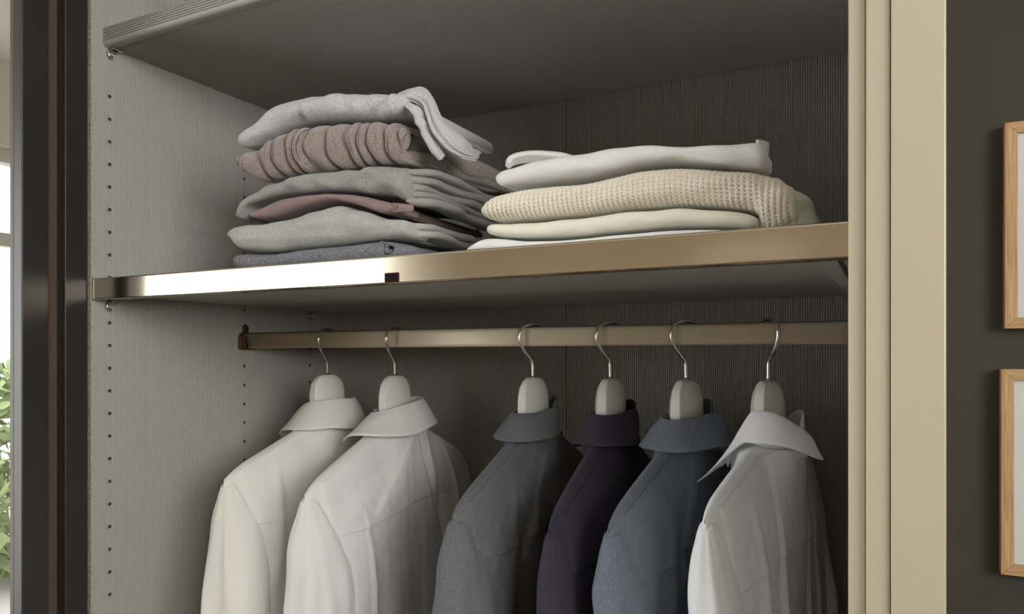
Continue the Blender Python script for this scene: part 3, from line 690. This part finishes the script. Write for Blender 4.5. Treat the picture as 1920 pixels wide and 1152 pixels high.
# ================================================================== HANGERS AND SHIRTS
ZC0 = 1.5
def make_hanger(X, hook_yaw, yaw, lean, label):
    r = thing('clothes_hanger', (X, RY, ZC0-.2), label, 'hanger', 'pale plastic hangers on the rail')
    cy, sy = math.cos(yaw), math.sin(yaw)
    def W(P):   # local (n, s, z)
        P = np.asarray(P, float); return np.stack([X+P[..., 0]*cy-P[..., 1]*sy, RY+P[..., 0]*sy+P[..., 1]*cy, ZC0+P[..., 2]], -1)
    # neck: loft upwards with an eight-sided chamfered section
    b = MB(); G = []
    for z, hs, hn in ((-.120, .030, .010), (-.10, .033, .0138), (-.085, .0345, .0155), (-.07, .035, .0162), (-.055, .0345, .0158), (-.042, .0315, .0138), (-.034, .0255, .0112), (-.0295, .0185, .0085), (-.0278, .012, .006)):
        c = .62; sec = [(hn, -hs*.42), (hn, hs*.42), (hn*.35, hs), (-hn*.35, hs), (-hn, hs*.42), (-hn, -hs*.42), (-hn*.35, -hs), (hn*.35, -hs)]
        G.append([(n, s, z) for n, s in sec])
    b.grid(W(G), True, True, True)
    for sg in (-1, 1):
        G = []
        for t in np.linspace(0, 1, 14):
            s = .01+.128*t; z = -.130-.042*t-.010*t*t; hh = .016*(1-.35*t); hn = .0085*(1-.2*t)*(1 if t < .98 else .6)
            G.append([(hn*math.cos(q), sg*s, z+hh*math.sin(q)*.6) for q in np.linspace(0, 2*math.pi, 12, endpoint=False)])
        b.grid(W(G), True, True, True)
    o = b.build('hanger_body', M['hanger'], r, False); bevel(o, .0016, 3); o.data.polygons.foreach_set('use_smooth', [True]*len(o.data.polygons))
    e = o.modifiers.new('wn', 'WEIGHTED_NORMAL')
    # hook: neck wire, bulge, arc over the rail
    hz = .0446
    pts = [(0, -.031), (-.0005, -.020), (-.001, -.008), (-.004, -.002), (-.0125, .008), (-.0190, .019), (-.0205, .029), (-.0175, .0385), (-.0095, .0437), (0, hz), (.0095, .0435), (.0170, .0375), (.0195, .0295)]
    Q = spline(pts, 70); ch, sh = math.cos(yaw+hook_yaw), math.sin(yaw+hook_yaw)
    P = np.stack([X-Q[:, 0]*sh, RY+Q[:, 0]*ch, ZC0+Q[:, 1]], -1)
    MB().tube(P, .0022, 10).build('hook', M['chrome'], r, True)
    MB().tube(W([(0, 0, -.031), (0, 0, -.0255)]), .0034, 10).build('ferrule', M['chrome'], r, True)
    return W

# ---- shirts: local frame n (towards the shirt's back, +X), s (along the shoulders, -s = towards the room), z
SHW = .205
def make_shirt(X, yaw, label, group, mat, seed, W0=SHW, thick=.045, creases=(), collar=None, drop=0.0, wr=1.0, fold=1.0, yokez=-.222, low=.012, sleeve=1.0, slope=.42):
    def shoulder_z(sa): return -.104-slope*np.maximum(sa-.045, 0)-4.5*np.maximum(sa-.165, 0)**2
    root = thing('shirt', (X, RY, ZC0-.92), label, 'shirt', group)
    cy, sy = math.cos(yaw), math.sin(yaw)
    def W(P): P = np.asarray(P, float); return np.stack([X+P[..., 0]*cy-P[..., 1]*sy, RY+P[..., 0]*sy+P[..., 1]*cy, ZC0+drop+P[..., 2]], -1)
    rs = np.random.RandomState(seed); ph = rs.rand(6)*6.28; HEM = -.80
    def half(dz): return .0095+(thick-.0095)*(1-np.exp(-np.maximum(dz, 0)/.062))+low*ss(.2, .7, dz)
    def surf(sg, v, side):
        """sg -1..1 across, v 0 (shoulder) .. 1 (hem), side +1 back / -1 front, in the shirt's own axes"""
        sa = np.abs(sg)*W0; z0 = shoulder_z(sa); neck = np.exp(-(sa/.050)**4)
        hem = HEM+.03*np.cos(sg*3.1); z = z0+(hem-z0)*v**1.12; dz = z0-z
        s = sg*W0*(1-.05*ss(.08, .4, dz))
        e = (1-np.abs(sg)**5)**.5
        n = side*(half(dz)*(.06+.94*e)*(1 if side > 0 else 1-.34*ss(.02, .15, dz))+((collar or {}).get('a_n', .033)-.007)*neck*np.exp(-dz/.045))
        P3 = np.stack([s*0+side*.3, s, z], -1)
        g = ss(.05, .35, dz)*(1-np.abs(sg)**8)
        d = fold*g*(.0065*np.sin(s*34+ph[1]+.6*np.sin(z*4+ph[2]))+.0035*np.sin(s*71+ph[3]+.9*np.sin(z*5+ph[4])))*(.15+ss(.12, .55, dz))
        d = d+wr*.0013*wn(P3*np.array([1, 1, .6]), 45, seed+3)*ss(.0, .08, dz)+wr*.00035*wn(P3*np.array([1, 1.2, .9]), 150, seed+4)*ss(0, .05, dz)
        if side > 0:
            for (s0, za, s1, zb, wdt, am, kind) in creases:
                dx, dzz = s1-s0, zb-za; L2 = dx*dx+dzz*dzz; t = ((s-s0)*dx+(z-za)*dzz)/L2; tc = np.clip(t, 0, 1)
                q = ((s-s0)*dzz-(z-za)*dx)/math.sqrt(L2); q = q if dzz > 0 else -q
                end = np.exp(-((t-tc)*math.sqrt(L2)/.02)**2); w_ = wdt*(.5+.7*tc)
                pr = np.exp(-(q/w_)**2) if kind == 'r' else np.where(q > 0, np.exp(-(q/(w_*2.4))**2), np.exp(-(q/(w_*.22))**2))
                d = d+am*pr*end*np.minimum(1, .3+tc*1.3)
        n = n+side*d*(1-np.abs(sg)**20)
        return np.stack([n, s, z], -1)
    nu, nv = 170, 190
    sg = np.sin(np.linspace(-1, 1, nu)*math.pi/2); sg = .7*sg+.3*np.linspace(-1, 1, nu)
    v = np.linspace(0, 1, nv)**1.5
    SG, VV = np.meshgrid(sg, v, indexing='ij')
    A = surf(SG, VV, 1); B = surf(SG, VV, -1)
    ridge = .5*(A[:, :1]+B[:, :1])+np.array([0, 0, .0048]); hole = (np.abs(sg)*W0 < .040)
    V = np.concatenate([A, B[::-1]], 0).reshape(-1, 3); n2 = 2*nu; F = grid_faces(n2, nv); last = (n2-1)*nv
    F += [(last+j, j, j+1, last+j+1) for j in range(nv-1)]
    o = len(V); V = np.concatenate([V, ridge.reshape(-1, 3)])
    for i in range(nu-1):
        if hole[i] and hole[i+1]: continue
        F.append((i*nv, (i+1)*nv, o+i+1, o+i)); ib, ib1 = (n2-1-i)*nv, (n2-1-i-1)*nv
        F.append((ib, ib1, o+i+1, o+i))
    mesh('body', W(V), F, mat, root, True)
    # yoke panel lying on the back, its lower edge a seam
    nu2, nv2 = 130, 60
    sgy = np.linspace(-.90, .90, nu2); G = []
    for q in sgy:
        z0 = float(shoulder_z(abs(q)*W0)); zend = yokez+.004*math.sin(q*4+seed)+.006*q
        vend = max(.004, (z0-zend)/(z0-HEM))**(1/1.12); G.append(surf(np.full(nv2, q), np.linspace(.001, 1, nv2)*vend, 1))
    G = np.array(G); tx = np.gradient(G, axis=0); ty = np.gradient(G, axis=1); nn = np.cross(tx, ty); nn /= np.linalg.norm(nn, axis=-1)[..., None]+1e-9
    if nn[nu2//2, nv2//2, 0] < 0: nn = -nn
    off = np.full(G.shape[:2], .0013); off[:, -1] = -.0015; off[0] = off[-1] = -.0015; off[:, -3] = .0018
    yk = mesh('yoke', W(G+nn*off[..., None]), grid_faces(nu2, nv2), mat, root, True, False)
    # sleeves: horizontal rings that start in the shoulder tip and widen with the body
    zt = float(shoulder_z(np.array(W0))); LEN = .60
    for sd in (-1, 1):
        nr = 170; t = np.linspace(0, 1, nr)**1.6; d_ = t*LEN; na = 90; aa = np.linspace(0, 2*math.pi, na, endpoint=False); G = []; pf = rs.rand(5)*6.28
        for k in range(nr):
            d = d_[k]
            so = W0+.0015+(.030 if sd < 0 else .014)*(1-math.exp(-d/.11))+.004*ss(.1, .4, d)*(sd < 0)-.012*ss(.35, .6, d); si = W0-.012-.055*(1-math.exp(-d/.035))+.012*ss(.2, .5, d)
            hn = (float(half(d))-.0016+.0055*ss(.03, .16, d))*(1-.22*ss(.2, .6, d))*sleeve
            if d > LEN*.93: hn *= .9; so -= .004
            sc, sr = (so+si)/2, (so-si)/2
            c, s_ = np.cos(aa), np.sin(aa)
            gf = ss(.02, .20, d)
            w3 = aa*3+pf[0]+d*4; w5 = aa*5+pf[1]-d*7
            cr = 1+gf*(.10*(np.sin(w3)+.35*np.sin(2*w3+.6))+.055*(np.sin(w5)+.3*np.sin(2*w5))+.02*np.sin(aa*9+pf[2]+d*9))
            # gathers at the sleeve head and a pressed edge
            cr = cr+.035*ss(.0, .01, d)*math.exp(-d/.05)*np.sin(aa*11+pf[3])+.12*ss(.01, .10, d)*np.exp(-((np.angle(np.exp(1j*(aa-sd*(math.pi/2)+sd*.55))))/.22)**2)
            n = hn*se(c, .85)*cr; n = np.where(n < 0, n*(1-.38*ss(.02, .12, d)), n); s = sc*sd+sr*se(s_, .85)*cr
            z = zt+.001-d-np.maximum(0, (sd*s-W0+.012))*.55*math.exp(-d/.05)-.004*ss(0, .02, d)
            G.append(np.stack([n, s, np.broadcast_to(z, s.shape)], -1))
        G = np.array(G); m_ = ss(.01, .08, d_)[:, None]
        G[..., 0] += wr*.0016*wn(G*np.array([1, 1, .7]), 60, seed+11+sd)*m_; G[..., 1] += wr*.0012*wn(G*np.array([1, 1, .7]), 60, seed+21+sd)*m_
        sl = MB().grid(W(G), True, True, False).build('sleeve', mat, root, True)
        e = G[-14:]; m0 = e.mean(1, keepdims=True)
        MB().grid(W((e-m0)*np.array([1.06, 1.06, 1])+m0), True).build('cuff', mat, sl, True)
        # armhole seam: a fine welt running down the back from the shoulder tip
        P = []
        for k in range(0, nr):
            if d_[k] > .20: break
            z = zt-.002-d_[k]; sgx = 1-.02-.16*ss(0, .17, d_[k])
            z0 = float(shoulder_z(sgx*W0)); vv = max(0.0, (z0-z)/(z0-(HEM+.03*math.cos(sgx*3.1))))**(1/1.12)
            p = surf(np.array(sd*sgx), np.array(vv), 1); p = p+np.array([.0012, 0, 0]); P.append(p)
        MB().tube(W(spline(P[::4], 60)), .0011, 6).build('armhole_seam', mat, root, True)
    make_collar(W, root, mat, seed, **(collar or {}))
    return root
def make_collar(W, root, mat, seed, a_s=.046, a_n=.033, top=-.066, base=-.112, dip=.014, leaf=.042, tip=.022, flare=.020, cn=.002, a0=-2.75, a1=2.75, rot=0.0, tilt=0.0, tilt_n=0.0,
                spreadL=.004, spreadR=.004, dropL=0.0, dropR=0.0, stand=True, foldL=0.0, foldR=0.0, outL=0.0, outR=0.0, s0=None, s1=None, stand_up=0.0, rest=1.0):
    """fold-over collar: stand inside, roll at the top, leaf outside; a = 0 is the centre back"""
    na = 140; al = np.linspace(a0, a1, na); G = []
    for a in al:
        f = (1-math.cos(a))/2; e = abs(a)/(a1 if a > 0 else -a0); tipw = ss(.15, 1.25, e)/.79
        ca, sa_ = math.cos(a+rot), math.sin(a+rot)
        c0 = np.array([cn+a_n*ca, a_s*sa_]); dn = np.array([ca*a_s, sa_*a_n]); dn /= np.linalg.norm(dn)
        c0 = c0+dn*(outR if a > 0 else outL)*tipw
        zt = top-dip*f**1.5+tilt*sa_*a_s+tilt_n*ca*a_n-(foldR if a > 0 else foldL)*tipw
        lf = leaf+tip*tipw+(dropR if a > 0 else dropL)*tipw; fl = flare+(spreadR if a > 0 else spreadL)*tipw
        sb = a_s*abs(sa_)+fl; ex = max(0.0, lf-(zt+.104+.42*max(sb-.045, 0)-.003))*abs(sa_)**2*rest; lf -= ex; fl += .42*ex
        zb = base-.006*f; th = .0017
        pin_ = [(-.0005, zb), (-.0022, (zb+zt)/2), (-.0030, zt-.004), (-.0018, zt-.0006), (.0008, zt+.0004), (.0032, zt-.0022), (.0045+fl*.22, zt-lf*.28), (.005+fl*.58, zt-lf*.64), (.005+fl, zt-lf)]
        pin_ = spline(np.array(pin_), 30)
        T = np.gradient(pin_, axis=0); T /= np.linalg.norm(T, axis=1)[:, None]; Nn = np.stack([-T[:, 1], T[:, 0]], -1)
        loop = np.concatenate([pin_+Nn*th/2, (pin_-Nn*th/2)[::-1]])
        G.append([(c0[0]+dn[0]*r, c0[1]+dn[1]*r, z) for r, z in loop])
    G = np.array(G); G = G+.0005*np.stack([wn(G, 80, seed+70), wn(G, 80, seed+71), wn(G, 80, seed+72)], -1)
    co = MB().grid(W(G), True, True, True).build('collar', mat, root, True)
    if stand:   # the band that closes the ring at the open side
        Gs = []
        LS = np.linspace(a1-.05 if s0 is None else s0, a0+2*math.pi+.05 if s1 is None else s1, 40)
        for i_, a in enumerate(LS):
            tq = math.sin(math.pi*i_/39)**.5
            ca, sa_ = math.cos(a+rot), math.sin(a+rot); f = (1-math.cos(a))/2; zt = top-dip*f**1.5+tilt*sa_*a_s+tilt_n*ca*a_n+stand_up*tq-.02*(1-tq)*(s0 is not None)
            Gs.append([(cn+(a_n+r)*ca, (a_s+r)*sa_, z) for r, z in ((-.002, base-.012), (-.0035, zt-.002), (-.002, zt), (-.0006, zt-.002), (.001, base-.012))])
        MB().grid(W(Gs), True, True, True).build('collar_stand', mat, root, True)
    return co

def shirt_mat(name, c0, c1, bs=.12): return weave(name, srgb(*c0), srgb(*c1), bs)
mw1 = shirt_mat('ivory white cotton', (216, 213, 206), (227, 224, 217)); mw2 = shirt_mat('soft white cotton', (214, 214, 211), (226, 226, 223))
mg = shirt_mat('grey chambray', (84, 86, 89), (118, 120, 124), .06); mp = shirt_mat('dark plum poplin', (46, 43, 54), (62, 58, 71), .06)
mb = shirt_mat('blue grey chambray', (90, 95, 108), (127, 133, 148), .06); mw3 = shirt_mat('crisp white poplin', (232, 234, 238), (242, 244, 248))
gS = 'shirts on hangers'
HP = [PY(p, 640, RY)[0] for p in (614, 741, 1000, 1145, 1287, 1440)]
D_ = math.radians
hl = ['pale hanger inside the ivory white shirt next to the ribbed side panel', 'pale hanger inside the soft white shirt with gathered yoke', 'pale hanger inside the grey chambray shirt',
      'pale hanger inside the dark plum shirt', 'pale hanger inside the blue grey chambray shirt', 'pale hanger inside the crisp white shirt with the open collar']
for X, hy, yw, l in zip(HP, (0.0, -.1, -.7, -.75, -.7, .85), (D_(-1), D_(2), D_(-1.5), D_(1), D_(-8), D_(-8)), hl): make_hanger(X, hy, yw, 0, l)
D = math.radians
make_shirt(HP[0]+.002, D(-1), 'ivory white shirt hanging next to the ribbed side panel', gS, mw1, 101, thick=.045, slope=.37,
    creases=[(-.13, -.17, -.15, -.30, .012, .007, 'r'), (.02, -.14, .06, -.40, .014, -.009, 's'), (-.09, -.225, -.10, -.75, .008, .008, 's'), (-.04, -.225, -.05, -.75, .010, .009, 'r'), (-.02, -.13, -.10, -.22, .014, .004, 'r')],
    collar=dict(leaf=.044, flare=.018))
make_shirt(HP[1]+.002, D(2), 'soft white shirt with back yoke between the ivory and grey shirts', gS, mw2, 202, thick=.048,
    creases=[(.005, -.12, .045, -.235, .008, -.007, 's'), (.03, -.12, .05, -.22, .007, .004, 'r'), (-.02, -.125, -.09, -.20, .010, .006, 's'), (-.03, -.14, -.15, -.18, .012, -.004, 'r'), (-.125, -.225, -.105, -.75, .007, .010, 's'), (.055, -.225, .075, -.75, .008, -.010, 's'), (.11, -.14, .12, -.3, .010, .005, 'r')],
    collar=dict(leaf=.038, tip=.035, rot=.6, flare=.018, tilt=.1))
make_shirt(HP[2]+.002, D(-1.5), 'grey chambray shirt between the soft white and plum shirts', gS, mg, 303, wr=1.9, slope=.46, thick=.042, fold=.7, low=.0,
    creases=[(-.03, -.13, -.10, -.24, .014, .006, 's'), (-.10, -.16, -.14, -.30, .012, .006, 'r'), (.02, -.13, .0, -.5, .016, -.007, 'r'), (-.06, -.225, -.05, -.7, .010, .008, 's')],
    collar=dict(rot=-1.2, a0=-2.4, a1=1.35, a_n=.0255, a_s=.047, stand_up=.016, tilt=.20, leaf=.036, tip=.0, flare=.018, spreadR=-.017, outR=.002))
make_shirt(HP[3]+.002, D(1), 'dark plum shirt between the two chambray shirts', gS, mp, 404, slope=.47, sleeve=.84, thick=.035, wr=.8, fold=.6, low=.0,
    creases=[(-.09, -.15, -.13, -.30, .014, .006, 'r'), (-.03, -.14, -.04, -.6, .014, -.006, 's')],
    collar=dict(rot=-1.2, a0=-2.4, a1=1.35, a_n=.027, a_s=.047, stand_up=.014, tilt=.16, leaf=.044, tip=.0, flare=.014, spreadR=-.014))
make_shirt(HP[4], D(-8), 'blue grey chambray shirt between the plum and crisp white shirts', gS, mb, 505, wr=1.9, sleeve=.92, thick=.039, fold=.7, low=.0,
    creases=[(-.05, -.14, -.09, -.24, .012, .006, 's'), (-.09, -.18, -.06, -.26, .012, -.005, 'r'), (-.11, -.16, -.13, -.32, .014, .006, 'r'), (.0, -.15, -.02, -.6, .014, -.006, 's')],
    collar=dict(rot=-1.2, a0=-2.4, a1=1.55, a_n=.028, a_s=.047, stand_up=.016, tilt=.20, leaf=.036, tip=.0, flare=.020, spreadR=-.008, outR=.006))
make_shirt(HP[5], D(-8), 'crisp white shirt with wide open collar beside the pale jamb', gS, mw3, 606, sleeve=.9, slope=.30, thick=.038, fold=.7, low=.004,
    creases=[(-.06, -.13, -.10, -.5, .014, .008, 's'), (-.12, -.17, -.12, -.4, .012, .006, 'r'), (.04, -.2, .05, -.7, .012, .007, 's'), (.09, -.2, .1, -.7, .010, .006, 's')],
    collar=dict(rot=-math.pi/2, a_n=.038, a0=-.80, a1=1.45, leaf=.034, tip=.0, flare=.010, spreadL=.018, dropL=-.012, rest=0.0, foldL=.056, outL=.013, spreadR=.002, dropR=-.006, foldR=.024, outR=.006, dip=.0, top=-.062, s0=1.45, s1=3.0))
